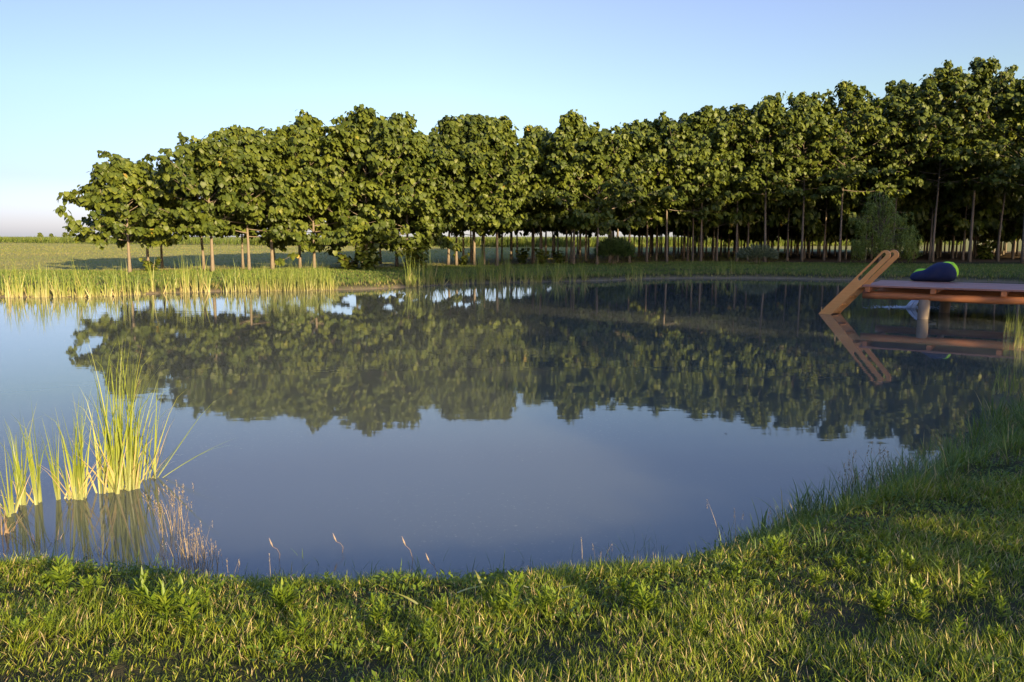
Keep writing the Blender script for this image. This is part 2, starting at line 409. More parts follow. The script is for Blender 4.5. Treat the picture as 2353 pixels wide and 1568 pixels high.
# ------------------------------------------------------------------ trees
def make_tree(seed, H, cb, R, leaf=.27, dens=1.0, tr=.085, lean=0.0, sparse=0.0):
    """trunk mesh and crown mesh of a big-leaved plantation tree; base at the origin"""
    r = np.random.default_rng(seed)
    mb = MB()
    zz = np.linspace(-.15, H * .97, 9)
    bend = r.normal(0, .05, (2,)); ph = r.uniform(0, 6.28)
    px = bend[0] * np.sin(zz * .7 + ph) * zz * .25 + lean * zz; py = bend[1] * np.cos(zz * .6 + ph) * zz * .25
    axis = np.column_stack([px, py, zz])
    rad = tr * (1 - .86 * np.clip(zz / H, 0, 1)) ; rad[0] *= 1.45
    mb.tube(axis, rad, 8)
    def ax(z): return np.array([np.interp(z, zz, px), np.interp(z, zz, py), z])
    C = []                                            # leaf clusters: centre, outward direction, weight
    ch = H - cb
    nb = int(max(14, ch * 6.5))
    ga = r.uniform(0, 6.28)
    for k in range(nb):
        u = (k + r.uniform(.1, .9)) / nb * .93
        z0 = cb + ch * u
        a = ga + k * 2.4 + r.normal(0, .35)
        prof = (.74 + .26 * math.sin(math.pi * min(1, (u + .12) * 1.25))) * (1 - u ** 2.4) + .10
        ln = R * prof * r.uniform(.80, 1.08)
        el = math.radians(np.interp(u, [0, .12, .35, 1], [-4, 8, 28, 66]) + r.normal(0, 9))
        d0 = np.array([math.cos(a) * math.cos(el), math.sin(a) * math.cos(el), math.sin(el)])
        n = 5
        t = np.linspace(0, 1, n)[:, None]
        start = ax(z0 - .15 * ln * max(0, math.sin(el)))
        pts = start + d0 * ln * t + np.array([0, 0, 1]) * (.16 * ln * t ** 2) + r.normal(0, .03, (n, 3)) * t
        br = max(.010, .021 * ln / 2 * (1 - .5 * u))
        mb.tube(pts, br * (1 - .75 * t[:, 0]), 5, cap=False)
        C.append((pts[-1], d0, 1.0)); C.append((pts[3], d0, .8))
        if ln > .7: C.append((pts[2], d0, .7)); C.append(((pts[1] + pts[2]) / 2, d0, .5))
        for s_ in range(int(1 + ln * 2.0)):
            tt = r.uniform(.35, .95); a2 = a + r.choice([-1, 1]) * r.uniform(.5, 1.2)
            l2 = ln * r.uniform(.28, .5)
            e2 = el + r.normal(.1, .25)
            d2 = np.array([math.cos(a2) * math.cos(e2), math.sin(a2) * math.cos(e2), math.sin(e2)])
            q0 = start + d0 * ln * tt + np.array([0, 0, .16 * ln * tt ** 2])
            q1 = q0 + d2 * l2 + np.array([0, 0, .05])
            mb.tube([q0, (q0 + q1) / 2 + r.normal(0, .02, 3), q1], [br * .5, br * .35, br * .2], 4, cap=False)
            C.append((q1, d2, .9)); C.append(((q0 + q1) / 2, d2, .5))
    for z0 in np.arange(H - 1.5, H + .01, .16):          # leader
        C.append((ax(min(z0, H * .97)) + np.array([0, 0, max(0, z0 - H * .97)]), np.array([0, 0, 1.]), .55))
    for q in range(r.integers(3, 6)):                   # upright leading shoots make a spiky top
        a = r.uniform(0, 6.28); rr = R * r.uniform(.2, .55); z1 = H * r.uniform(.88, .99); z0 = z1 - r.uniform(.9, 1.5)
        base = ax(z0 - .5); p1 = base + np.array([math.cos(a) * rr, math.sin(a) * rr, .5]); p2 = p1 + np.array([math.cos(a) * .1, math.sin(a) * .1, z1 - z0])
        mb.tube([base, p1, p2], [.022, .016, .006], 5, cap=False)
        for f in np.linspace(.1, 1, 6): C.append((p1 + (p2 - p1) * f, np.array([math.cos(a), math.sin(a), .5]), .55))
    cen = np.array([c[0] for c in C]); od = np.array([c[1] for c in C]); w = np.array([c[2] for c in C])
    if sparse: w = w * r.uniform(1 - sparse, 1, len(w))
    cnt = np.maximum(2, (w * 8.5 * dens * r.uniform(.7, 1.3, len(w)))).astype(int)
    ci = np.repeat(np.arange(len(C)), cnt); n = len(ci)
    phi = r.uniform(0, 6.283, n)
    hz = np.stack([np.cos(phi), np.sin(phi), 0 * phi], 1) + .8 * od[ci] * np.array([1, 1, .2])
    hz = unit(hz * np.array([1, 1, 0]))
    droop = np.radians(np.clip(r.normal(56, 20, n), 0, 95))
    Dv = hz * np.cos(droop)[:, None]; Dv[:, 2] -= np.sin(droop)
    N = hz * np.sin(droop)[:, None]; N[:, 2] += np.cos(droop)
    N += r.normal(0, .22, (n, 3))
    Pp = cen[ci] + hz * r.uniform(.03, .17, n)[:, None] + r.normal(0, .09, (n, 3)) * np.array([1, 1, .8])
    L = leaf * r.uniform(.62, 1.25, n)
    base_t = r.uniform(.1, .55, len(C))[ci]
    tint = np.clip(base_t + r.normal(0, .14, n) + .28 * (Pp[:, 2] - cb) / ch * 0 , 0, .95)
    tint[r.random(n) < .0012] = 1.0
    V, q, ti = leaves(Pp, Dv, N, L, L * .95, LEAF_HEART, tint)
    crown = mesh_np('crown', V, [q], M['leaf'], {'tint': ti})
    tm_ = bpy.data.meshes.new('trunk')
    tm_.from_pydata(np.vstack(mb.v).tolist(), [], mb.f); tm_.materials.append(M['bark'])
    tm_.polygons.foreach_set('use_smooth', [True] * len(tm_.polygons))
    return tm_, crown

def put_tree(meshes, x, y, label, group, rz=0.0, scale=1.0, name='broadleaf_tree', cat='tree', zs=None):
    o = empty(name, (x, y, zat(x, y)), label, cat, group, rz, scale)
    if zs: o.scale = (scale, scale, zs)
    link('trunk', meshes[0], o); link('crown', meshes[1], o)
    return o

# front row: trunk x, depth, top y, crown foot y, half width (view px), trunk radius, label
FRONT = [
 (297, 29.5, 356, 575, 128, .085, 'low rounded broad-leaved tree standing alone at the far left end of the row'),
 (340, 31.6, 372, 560, 92, .080, 'slim trunk just behind the low end tree, second tree from the field'),
 (372, 33.5, 385, 560, 80, .075, 'dark shaded tree tucked behind the two low end trees'),
 (488, 30.2, 330, 548, 118, .095, 'tree with bare pale trunk and low spreading limbs behind the tallest sunlit cattails'),
 (572, 31.2, 287, 560, 112, .085, 'tree with low leafy skirt behind the twin trunks left of the bulrush patch'),
 (626, 32.0, 306, 548, 105, .100, 'tree with bright orange lit trunk rising behind the bulrush patch'),
 (722, 33.0, 268, 560, 120, .085, 'leafy tree to the left of the tall dense tree in mid row'),
 (842, 33.2, 250, 588, 125, .095, 'tall dense tree leafy almost to the ground where the sunny bank meets the shade'),
 (935, 34.0, 258, 592, 105, .090, 'tall tree with hanging foliage over the start of the shaded bank'),
 (1030, 36.0, 262, 545, 92, .085, 'tree with leaning bare trunk behind the shaded cattails'),
 (1090, 36.2, 252, 540, 95, .085, 'tall tree with twin peaked top in the middle of the row'),
 (1142, 35.8, 264, 530, 98, .095, 'sunlit tree with thick straight trunk behind the middle of the shaded cattails'),
 (1226, 40.0, 285, 500, 78, .075, 'dark recessed tree left of the bright yellow-green spire tree'),
 (1318, 37.5, 256, 520, 85, .085, 'spire topped tree poking above its neighbours in mid row'),
 (1372, 37.2, 300, 520, 118, .085, 'broad bright yellow-green tree with low limbs beside the round dark bush'),
 (1446, 41.0, 278, 480, 80, .080, 'tree right of the broad bright tree, its lower crown in shade'),
 (1532, 40.5, 266, 480, 85, .080, 'slim tree with a lone dark trunk left of the pale grey shrub'),
 (1610, 41.5, 238, 468, 85, .085, 'pointed tree with grey trunk, its top sticking up from the skyline'),
 (1692, 42.5, 240, 455, 85, .080, 'tree above the pale grey shrub, left of the thick grey trunk'),
 (1757, 42.0, 216, 450, 80, .100, 'tree with thick grey trunk just behind the pale grey shrub'),
 (1842, 42.2, 214, 440, 92, .090, 'tree midway between the pale grey shrub and the willow'),
 (1928, 42.0, 186, 440, 95, .090, 'tree close to the left side of the weeping willow'),
 (2050, 43.0, 190, 430, 100, .085, 'tree whose crown rises right above the weeping willow'),
 (2142, 42.2, 146, 430, 98, .095, 'tall tree just to the right of the weeping willow'),
 (2227, 42.0, 134, 425, 98, .110, 'tallest tree of the row, behind the navy bean bag'),
 (2292, 43.0, 182, 430, 88, .085, 'tree between the tallest tree and the thick trunk at the frame edge'),
 (2350, 40.0, 172, 430, 98, .120, 'tree with the thickest trunk at the right edge of the photo'),
]
TREES = []
for k, (tx, Dp, top, foot, hw, tr, lab) in enumerate(FRONT):
    Dp *= 1.2
    b = on_y(tx * S, 600 * S, Dp); x = b[0]; z0 = zat(x, Dp)
    H = on_y(tx * S, top * S, Dp)[2] - z0; cb = max(.9, on_y(tx * S, (foot + (14 if tx > 1000 else 0)) * S, Dp)[2] - z0)
    R = hw * S / F_PX * Dp
    right = tx > 1400
    ms = make_tree(100 + k + 900 * (k == 0), H - .30, cb + .28, R * (.86 if k == 0 else 1.12), leaf=.215 if not right else .225, dens=3.0 if not right else 2.4, tr=tr * .88, lean=float(R0.normal(0, .012)) + (.05 if tx == 1030 else 0), sparse=.15 if not right else .6)
    TREES.append((x, H, ms))
    put_tree(ms, x, Dp, lab, 'front row of the tree plantation')

# back rows
BACK = [make_tree(300 + k, 8.0, ((1.8, 1.7, 1.2)[k] if k < 3 else 2.45) if k < 5 else 2.4, 2.2, leaf=.30, dens=1.4, tr=.072, sparse=.3) for k in range(7)]
r = np.random.default_rng(21)
n_back = 0
fx = np.array([t[0] for t in TREES]); fh = np.array([t[1] for t in TREES]); o_ = np.argsort(fx)
for x0 in np.arange(-16, 52, 2.45):
    for j in range(1, 13):
        y = row_y(x0) + j * 3.0 + r.normal(0, .3)
        x = x0 + r.normal(0, .35) + j * .3
        if y - row_y(x) > depth_rows(x): continue
        if x / y > .80: continue
        Ht = np.interp(x, fx[o_], fh[o_]) * r.uniform(.86, 1.0)
        zone = ('slender tree in the thin back rows behind the sunlit left end' if x < -6 else
                'slender dark tree in the back rows behind the middle of the plantation' if x < 10 else
                'slender dark trunk in the deep shaded back rows on the right')
        zn = ('back rows at the left', 'back rows in the middle', 'deep back rows at the right')[0 if x < -6 else 1 if x < 10 else 2]
        kk = 5 + n_back % 2 if (x < -6) else 3 + n_back % 2 if x < 12 else (0, 3, 1, 4)[n_back % 4] if x < 20 else 2 * (n_back % 2)
        put_tree(BACK[kk], x, y, zone, zn, r.uniform(0, 6.28), r.uniform(.85, 1.05), zs=Ht / 8.0)
        n_back += 1

# plantation on the near right bank: it stands outside the photo and throws the long shade seen in it
SUN_AZ, SUN_EL = math.radians(33), math.radians(13)     # azimuth from straight behind towards the right
r = np.random.default_rng(5)
RIGHT = [TREES[-3][2], TREES[-4][2], TREES[-6][2], TREES[-7][2]]
for j in range(2):
    for k, x in enumerate(np.arange(19.4, 62, 2.7)):
        s_ = np.interp(x, [19, 22, 34, 62], [.92, 1.10, 1.20, 1.26]) * r.uniform(.93, 1.05)
        put_tree(RIGHT[(k + j) % 4], x + j * 1.3 + r.normal(0, .3), -1.5 - j * 3 + r.normal(0, .3) + (x - 17.6) * .55,
                 'tall broad-leaved tree of the plantation on the near right bank', 'trees on the near right bank', r.uniform(0, 6.28), s_)
for k, (x, y, s_) in enumerate([(10.2, -5.5, .46), (11.8, -5.2, .54), (13.4, -4.6, .62), (15.2, -4.0, .70)]):  # low trees added out of view to cast shade on the right lawn
    put_tree(TREES[k % 3][2], x, y, 'young low tree added out of view to shade the right lawn', 'unseen young trees added for shade', k * 1.3, s_ / .62)

# leafy sprouts from the plantation floor
def make_sprout(seed, h, rad, leaf):
    r = np.random.default_rng(seed); mb = MB(); C = []
    for k in range(7):
        a = r.uniform(0, 6.28); e = rad * r.uniform(.2, 1)
        tip = np.array([math.cos(a) * e, math.sin(a) * e, h * r.uniform(.55, 1)])
        mb.tube([(0, 0, -.05), tip * np.array([.4, .4, .55]), tip], [.018, .012, .006], 5)
        for q in range(6): C.append(tip * np.array([.3 + .7 * (q + 1) / 6] * 2 + [(q + 1) / 6]))
    C = np.array(C); ci = np.repeat(np.arange(len(C)), 5); n = len(ci)
    phi = r.uniform(0, 6.28, n); hz = np.stack([np.cos(phi), np.sin(phi), 0 * phi], 1)
    dr = np.radians(r.normal(30, 18, n)); Dv = hz * np.cos(dr)[:, None]; Dv[:, 2] -= np.sin(dr)
    N = hz * np.sin(dr)[:, None]; N[:, 2] += np.cos(dr)
    L = leaf * r.uniform(.6, 1.2, n)
    V, q, ti = leaves(C[ci] + hz * .1 + r.normal(0, .06, (n, 3)), Dv, N, L, L, LEAF_HEART, np.clip(r.normal(.4, .2, n), 0, .9))
    st = bpy.data.meshes.new('stems'); st.from_pydata(np.vstack(mb.v).tolist(), [], mb.f); st.materials.append(M['twig'])
    return st, mesh_np('leaves', V, [q], M['leaf'], {'tint': ti})
SPR = [make_sprout(60 + k, 1.5, .8, .30) for k in range(3)]
for k, (tx, y, s_, lab) in enumerate([
        (800, 32.2, .62, 'low leafy sprout bush left of the dense mid-row tree'), (848, 31.8, .70, 'widest low leafy sprout bush at the foot of the dense mid-row tree'),
        (958, 33.2, .68, 'leafy sprout bush hanging over the shaded bank start'), (1062, 37.5, .45, 'small dark sprout bush behind the shaded cattails'),
        (1245, 38.0, .5, 'dark leafy sprout bush left of the broad bright tree'), (1285, 39.0, .45, 'dark leafy sprout bush under the broad bright tree'),
        (345, 30.6, .42, 'small bright sprout beside the low end tree'), (1200, 40.0, .5, 'shaded sprout bush among the mid-row trunks'),
        (2260, 47.0, .9, 'pale yellow-green sapling in the dark forest behind the bean bag')]):
    y *= 1.2; s_ *= 1.2
    x = on_y(tx * S, 600 * S, y)[0]
    o = empty('sprout_bush', (x, y, zat(x, y)), lab, 'bush', 'leafy sprouts under the trees', k * 1.1, s_)
    link('stems', SPR[k % 3][0], o); link('leaves', SPR[k % 3][1], o)

# round dark bush, pale grey shrub, weeping willow
def make_shrub(seed, h, rad, n, mat, ll, lw):
    r = np.random.default_rng(seed)
    az = r.uniform(0, 6.28, n); e = np.sqrt(r.random(n)); L0 = h * np.sqrt(np.clip(1 - (e * .8) ** 2, .1, 1)) * r.uniform(.5, 1.05, n)
    P = np.stack([np.cos(az) * e * rad, np.sin(az) * e * rad, L0], 1)
    up = unit(np.stack([np.cos(az) * e, np.sin(az) * e, .9 + 0 * az], 1) + r.normal(0, .35, (n, 3)))
    N = unit(np.cross(up, r.normal(0, 1, (n, 3))))
    b = BL(); b.leaves(P, up, N, ll * r.uniform(.6, 1.3, n), lw, LEAF_LANCE, r.uniform(0, 1, n))
    m = 12
    a2 = r.uniform(0, 6.28, m)
    s = BL().blades(np.zeros((m, 3)) + np.stack([np.cos(a2), np.sin(a2), 0 * a2], 1) * rad * .12, a2, h * .95, .02, .1, .5, r.uniform(0, 1, m), seg=4)
    return s.mesh('stems', M['dry']), b.mesh('leaves', mat)
x, y = on_y(1412 * S, 600 * S, 45)[:2]
ms = make_shrub(4, 1.35, 1.0, 3000, M['dark_shrub'], .3, .05)
o = empty('round_bush', (x, y, zat(x, y)), 'round dark green bush at the foot of the trees right of the broad bright tree', 'bush'); link('stems', ms[0], o); link('leaves', ms[1], o)
x, y = on_y(1740 * S, 600 * S, 46)[:2]
ms = make_shrub(5, 1.0, 1.1, 2200, M['shrub'], .2, .045)
o = empty('grey_shrub', (x, y, zat(x, y)), 'low pale grey-green shrub on the far bank before the thick grey trunk', 'bush'); link('stems', ms[0], o); link('leaves', ms[1], o)

def make_willow(seed, H):
    r = np.random.default_rng(seed); mb = MB()
    mb.tube([(0, 0, -.1), (.05, 0, .9), (-.03, .04, 1.8), (.02, 0, H * .8)], [.09, .075, .05, .02], 8)
    b = BL()
    lobes = [(-.1, 0, H * .80, .85), (-.75, .1, H * .58, .8), (.55, -.1, H * .62, .85), (1.15, 0, H * .40, .85), (-.5, -.3, H * .36, .9), (.35, -.4, H * .34, .95), (1.65, .1, H * .26, .6), (-1.1, 0, H * .28, .6)]
    for lx, ly, lz, lr in lobes:
        for k in range(15):
            v = unit(r.normal(0, 1, 3)) * lr * r.uniform(.35, 1.0); tip = np.array([lx, ly, lz]) + v * np.array([1, 1, .8])
            tip[2] = max(tip[2], .5)
            z0 = max(.3, tip[2] * .55)
            mb.tube([(0, 0, z0), tip * np.array([.5, .5, 1]) + np.array([0, 0, .05]), tip], [.02, .012, .006], 4, cap=False)
            for q in range(5):                          # short drooping sprays
                p0 = tip + r.normal(0, .13, 3)
                ln = min(r.uniform(.25, .8), max(.15, p0[2] - .1))
                m = max(6, int(ln * 42)); t = np.linspace(0, 1, m); oa = r.uniform(0, 6.28); of = r.uniform(.1, .4)
                pts = p0 + np.stack([math.cos(oa) * of * np.sqrt(t), math.sin(oa) * of * np.sqrt(t), .12 * np.sin(t * 3) - ln * t ** 1.3], 1)
                la = r.uniform(0, 6.28, m)
                Dv = np.stack([np.cos(la) * .9, np.sin(la) * .9, -.7 + 0 * la], 1)
                b.leaves(pts + r.normal(0, .02, (m, 3)), Dv, np.stack([np.cos(la), np.sin(la), .9 + 0 * la], 1), r.uniform(.10, .18, m), .034, LEAF_LANCE, np.clip(r.normal(.5, .25, m), 0, 1))
    tm_ = bpy.data.meshes.new('trunk'); tm_.from_pydata(np.vstack(mb.v).tolist(), [], mb.f); tm_.materials.append(M['bark'])
    return tm_, b.mesh('crown', M['willow'])
x, y = on_y(2020 * S, 600 * S, 45.0)[:2]
ms = make_willow(8, 4.5)
o = empty('weeping_willow', (x, y, zat(x, y)), 'small weeping willow with drooping strands in front of the dark forest', 'tree'); link('trunk', ms[0], o); link('crown', ms[1], o)

# ------------------------------------------------------------------ grass
def scatter(n, x0, x1, y0, y1, rng):
    return np.stack([rng.uniform(x0, x1, n), rng.uniform(y0, y1, n)], 1)

def tufts(rng, cen, nb, spread):
    ci = np.repeat(np.arange(len(cen)), nb); n = len(ci)
    a = rng.uniform(0, 6.28, n); e = np.sqrt(rng.random(n)) * spread
    return ci, cen[ci] + np.stack([np.cos(a) * e, np.sin(a) * e], 1), a, e / spread

# lawn in front: mown, tufty, mixed with dry tips
r = np.random.default_rng(31)
cand = scatter(70000, -5.5, 12.5, 1.4, 13, r)
d = sdist(cand); dist = np.hypot(cand[:, 0], cand[:, 1])
keep = (d > -.02) & (r.random(len(cand)) < np.clip((3.6 / np.maximum(dist, 1)) ** 1.5, .10, 1)) & (np.abs(cand[:, 0]) < .68 * cand[:, 1] + 1.8)
cand = cand[keep]; d = d[keep]; dist = dist[keep]
# denser near the camera
c2 = scatter(26000, -3.2, 4.2, 1.6, 5.2, r); d2 = sdist(c2); k2 = (d2 > -.02)
cen = np.vstack([cand, c2[k2]]); dd = np.concatenate([d, d2[k2]])
nb = r.integers(4, 11, len(cen))
ci, Pxy, a, e = tufts(r, cen, nb, .035)
rich = sm((wav(cen, 41, 8, 1.5, 8) + .55) / .95)             # bare patches and lush patches
kp = r.random(len(ci)) < (.38 + .62 * rich[ci])
ci, Pxy, a, e = ci[kp], Pxy[kp], a[kp], e[kp]; n = len(ci)
shore = np.exp(-((dd[ci] - .15) / .35) ** 2)
rightbank = sm((cen[ci, 0] - 1.2) / 1.5)
L = (.030 + .045 * r.random(n)) * (.5 + .85 * rich[ci]) * (1 + .7 * shore * (.4 + 1.3 * rightbank))
comb = wav(cen, 47, 5, .8, 3)[ci] * 2.2                          # blades lie in combed patches
az = np.where(r.random(n) < .65, a, comb + r.normal(0, .9, n))
tint = np.clip(r.beta(2, 2.6, n) * .8 + .12 * wav(cen, 43, 6, .8, 3)[ci], 0, .82)
dry = r.random(n) < .15; tint[dry] = r.uniform(.84, 1, dry.sum())
Zb = height(Pxy)
b = BL().blades(np.column_stack([Pxy, Zb - .004]), az, L, r.uniform(.0028, .0056, n), np.abs(r.normal(.15, .18, n)) + .35 * e, r.uniform(.0, 1.3, n), tint, seg=3,
                twist=r.normal(math.pi / 2, .7, n))
tag(link('lawn_grass', b.mesh('lawn_grass', M['lawn'])), 'mown sunlit lawn grass covering the near bank', 'grass', kind='stuff')
print('lawn blades', n)

# small leafy ground cover between the blades
r = np.random.default_rng(33)
c = scatter(9000, -4, 6.5, 1.5, 6.5, r); d = sdist(c)
pat = wav(c, 51, 7, 1.0, 4)
c = c[(d > .0) & (pat > -.12) & (r.random(len(c)) < .55)]
nb = r.integers(5, 12, len(c)); ci, Pxy, a, e = tufts(r, c, nb, .03); n = len(ci)
z = height(Pxy) + r.uniform(.005, .055, n)
Dv = np.stack([np.cos(a), np.sin(a), r.uniform(.1, 1.1, n)], 1)
N = np.stack([-np.cos(a) * .7, -np.sin(a) * .7, 1 + 0 * a], 1) + r.normal(0, .3, (n, 3))
b = BL().leaves(np.column_stack([Pxy, z]), Dv, N, r.uniform(.018, .042, n), r.uniform(.008, .018, n), LEAF_LANCE, np.clip(r.normal(.45, .25, n), 0, 1))
tag(link('ground_cover', b.mesh('ground_cover', M['weed'])), 'small leafy ground cover growing between the lawn grass', 'ground cover', kind='stuff')

# taller unmown grass along the near and right waterline
r = np.random.default_rng(35)
c = scatter(60000, -5, 15, 3, 18, r); d = sdist(c)
w = np.exp(-((d - .22) / (.16 + .36 * sm((c[:, 0] - .4) / 2.2))) ** 2) * (.5 + .5 * sm((c[:, 0] - .2) / 1.8)) * (.35 + .65 * sm(wav(c, 63, 6, 2, 7) * 1.6 + .5))
vis = (c[:, 0] < .72 * c[:, 1] + 1)
c = c[(d > -.22) & (r.random(len(c)) < w * .8) & vis]
nb = r.integers(4, 10, len(c)); ci, Pxy, a, e = tufts(r, c, nb, .05); n = len(ci)
rb = .85 * sm((c[ci, 0] - .5) / 3.0) * (1 - .6 * sm((c[ci, 1] - 9) / 2))
L = r.uniform(.05, .17, n) + rb * r.uniform(.04, .30, n) * (.5 + .5 * sm(wav(c, 61, 6, .8, 3)[ci] + .5))
tint = np.clip(r.beta(2, 2.4, n) * .85, 0, .9); dry = r.random(n) < .06; tint[dry] = 1
b = BL().blades(np.column_stack([Pxy, np.maximum(height(Pxy), -.03) - .01]), a, L, r.uniform(.003, .0075, n), np.abs(r.normal(.18, .14, n)) + .2 * e, r.uniform(.1, 1.3, n), tint, seg=4)
tag(link('shore_grass', b.mesh('shore_grass', M['bank'])), 'long unmown grass fringing the right waterline', 'grass', kind='stuff')
print('shore blades', n)

# thin weeds standing in the shallows
r = np.random.default_rng(36)
c = scatter(16000, -3.5, 4.5, 3.4, 8, r); d = sdist(c)
c = c[(d > -.5) & (d < .05) & (r.random(len(c)) < .20 * np.exp(d * 4)) & (wav(c, 65, 6, .8, 3) > -.1)]
nb = r.integers(2, 6, len(c)); ci, Pxy, a, e = tufts(r, c, nb, .04); n = len(ci)
b = BL().blades(np.column_stack([Pxy, np.maximum(height(Pxy), -.03) - .01]), a, r.uniform(.04, .15, n) * (1 + .6 * sm(c[ci, 0] / 1.5)), r.uniform(.002, .0042, n), np.abs(r.normal(.3, .25, n)), r.uniform(0, 1.4, n), r.uniform(0, .6, n), seg=4)
tag(link('shallow_weeds', b.mesh('shallow_weeds', M['bank'])), 'thin dark weeds standing in the shallow water along the near shore', 'water weeds', kind='stuff')

# far bank grass
r = np.random.default_rng(37)
c = scatter(170000, -36, 40, 22, 54, r); d = sdist(c)
lim = np.minimum(row_y(c[:, 0]) + 2 - c[:, 1], 50)
keep = (d > .05) & (d < 14) & (lim > 0) & (np.abs(c[:, 0]) < .7 * c[:, 1] + 2) & (r.random(len(c)) < np.where(d < .4, .6, 1.0))
c = c[keep]; d = d[keep]
nb = r.integers(2, 5, len(c)); ci, Pxy, a, e = tufts(r, c, nb, .06); n = len(ci)
L = r.uniform(.06, .15, n) * (1 + .5 * wav(c, 71, 6, .4, 2)[ci]) + .10 * np.exp(-((d[ci] - .8) / .7) ** 2)
tint = np.clip(r.beta(2, 2.4, n) * .9, 0, .93); dry = r.random(n) < np.where(d[ci] < .6, .6, .12); tint[dry] = r.uniform(.92, 1, dry.sum())
b = BL().blades(np.column_stack([Pxy, height(Pxy) - .01]), a, L, r.uniform(.010, .02, n), np.abs(r.normal(.2, .2, n)), r.uniform(.1, 1.2, n), tint, seg=3)
tag(link('far_bank_grass', b.mesh('far_bank_grass', M['bank'])), 'grass strip along the far bank below the trees', 'grass', kind='stuff')

# stubble and regrowth on the mown field
r = np.random.default_rng(38)
n = 150000
yy = 33 * (225 / 33) ** r.random(n); xx = r.uniform(-.75, .35, n) * yy
Pf = np.stack([xx, yy], 1)
ok = (yy > row_y(xx) - 2 * (xx < -19)) & (xx < 34) & (sdist(Pf) > 3)
Pf = Pf[ok]; n = len(Pf); yy = yy[ok]
sz = np.clip(yy / 60, .6, 2)
b = BL().blades(np.column_stack([Pf, height(Pf) - .01]), r.uniform(0, 6.28, n), r.uniform(.05, .13, n) * sz ** .5, .022 * sz, np.abs(r.normal(.2, .2, n)), r.uniform(.1, 1, n),
                np.clip(.35 + .4 * wav(Pf, 91, 6, .05, .5) + r.normal(0, .25, n), 0, 1), seg=2)
tag(link('field_stubble', b.mesh('field_stubble', M['stubble'])), 'pale green and straw stubble on the mown field', 'stubble', kind='stuff')

# corn beyond the field
r = np.random.default_rng(39)
line = np.array([(-400, 400), (-156, 222), (-74, 160), (0, 120), (19, 125), (70, 146), (140, 156)], float)
n = 60000
xx = np.concatenate([r.uniform(-270, 85, n // 2), r.uniform(-48, 72, n // 2)])
yy = np.interp(xx, line[:, 0], line[:, 1]) + np.round(r.exponential(3.0, n) / .75) * .75 + r.normal(0, .08, n)
hgt = 1.6 + .1 * wav(np.stack([xx, yy], 1), 81, 5, .05, .6)
zb = height(np.stack([xx, yy], 1), np.full(n, 50.))
a = r.uniform(0, 6.28, n)
b = BL().blades(np.column_stack([xx, yy, zb + r.uniform(0, .55, n) * hgt]), a, hgt * r.uniform(.5, .75, n), r.uniform(.06, .12, n), np.abs(r.normal(.2, .15, n)), r.uniform(.2, 1.6, n), np.clip(r.beta(2, 2, n), 0, 1), seg=3)
tag(link('corn_crop', b.mesh('corn_crop', M['corn'])), 'green corn crop along the horizon beyond the mown field', 'crop', kind='stuff')

# ------------------------------------------------------------------ leafy weeds at the near shore, each a plant of its own
def make_weed(seed, h, nl, ll, lw):
    r = np.random.default_rng(seed); mb = MB(); P = []; Dv = []; N = []; L = []; W = []
    for s_ in range(r.integers(2, 5)):
        a = r.uniform(0, 6.28); tip = np.array([math.cos(a) * h * .35, math.sin(a) * h * .35, h * r.uniform(.7, 1)]) * (1 if s_ else np.array([.2, .2, 1.1]))
        mb.tube([(0, 0, -.01), tip * np.array([.4, .4, .5]), tip], [.0022, .0016, .001], 5)
        for q in range(nl):
            t = (.15 + .85 * (q + 1) / nl); p = tip * np.array([t ** 1.3, t ** 1.3, t]); az = q * 2.4 + r.normal(0, .3)
            el = np.interp(t, [0, 1], [.35, 1.15]) + r.normal(0, .15)
            d = np.array([math.cos(az) * math.cos(el), math.sin(az) * math.cos(el), math.sin(el)])
            P.append(p); Dv.append(d); N.append(np.array([-math.cos(az) * math.sin(el), -math.sin(az) * math.sin(el), math.cos(el)])); k = np.interp(t, [0, .5, 1], [.8, 1.15, .75])
            L.append(ll * k * r.uniform(.8, 1.2)); W.append(lw * r.uniform(.8, 1.2))
    P, Dv, N, L, W = map(np.array, (P, Dv, N, L, W))
    b = BL().leaves(P, Dv, N, L, W, LEAF_LANCE, np.clip(r.normal(.6, .22, len(P)), 0, 1))
    st = bpy.data.meshes.new('stems'); st.from_pydata(np.vstack(mb.v).tolist(), [], mb.f); st.materials.append(M['weed'])
    return st, b.mesh('leaves', M['weed'])
WEEDS = [make_weed(400 + k, .11 + .012 * (k % 4), 17 + k % 5, .050 + .006 * (k % 3), .011 + .003 * (k % 2)) for k in range(8)]
def put_weed(tx, ty, s_, label, group, k):
    p = on_z(tx * S, ty * S, .25)
    for _ in range(4): p = on_z(tx * S, ty * S, zat(p[0], p[1]))
    o = empty('weed_plant', p, label, 'plant', group, k * 1.7, s_)
    link('stems', WEEDS[k % 8][0], o); link('leaves', WEEDS[k % 8][1], o)
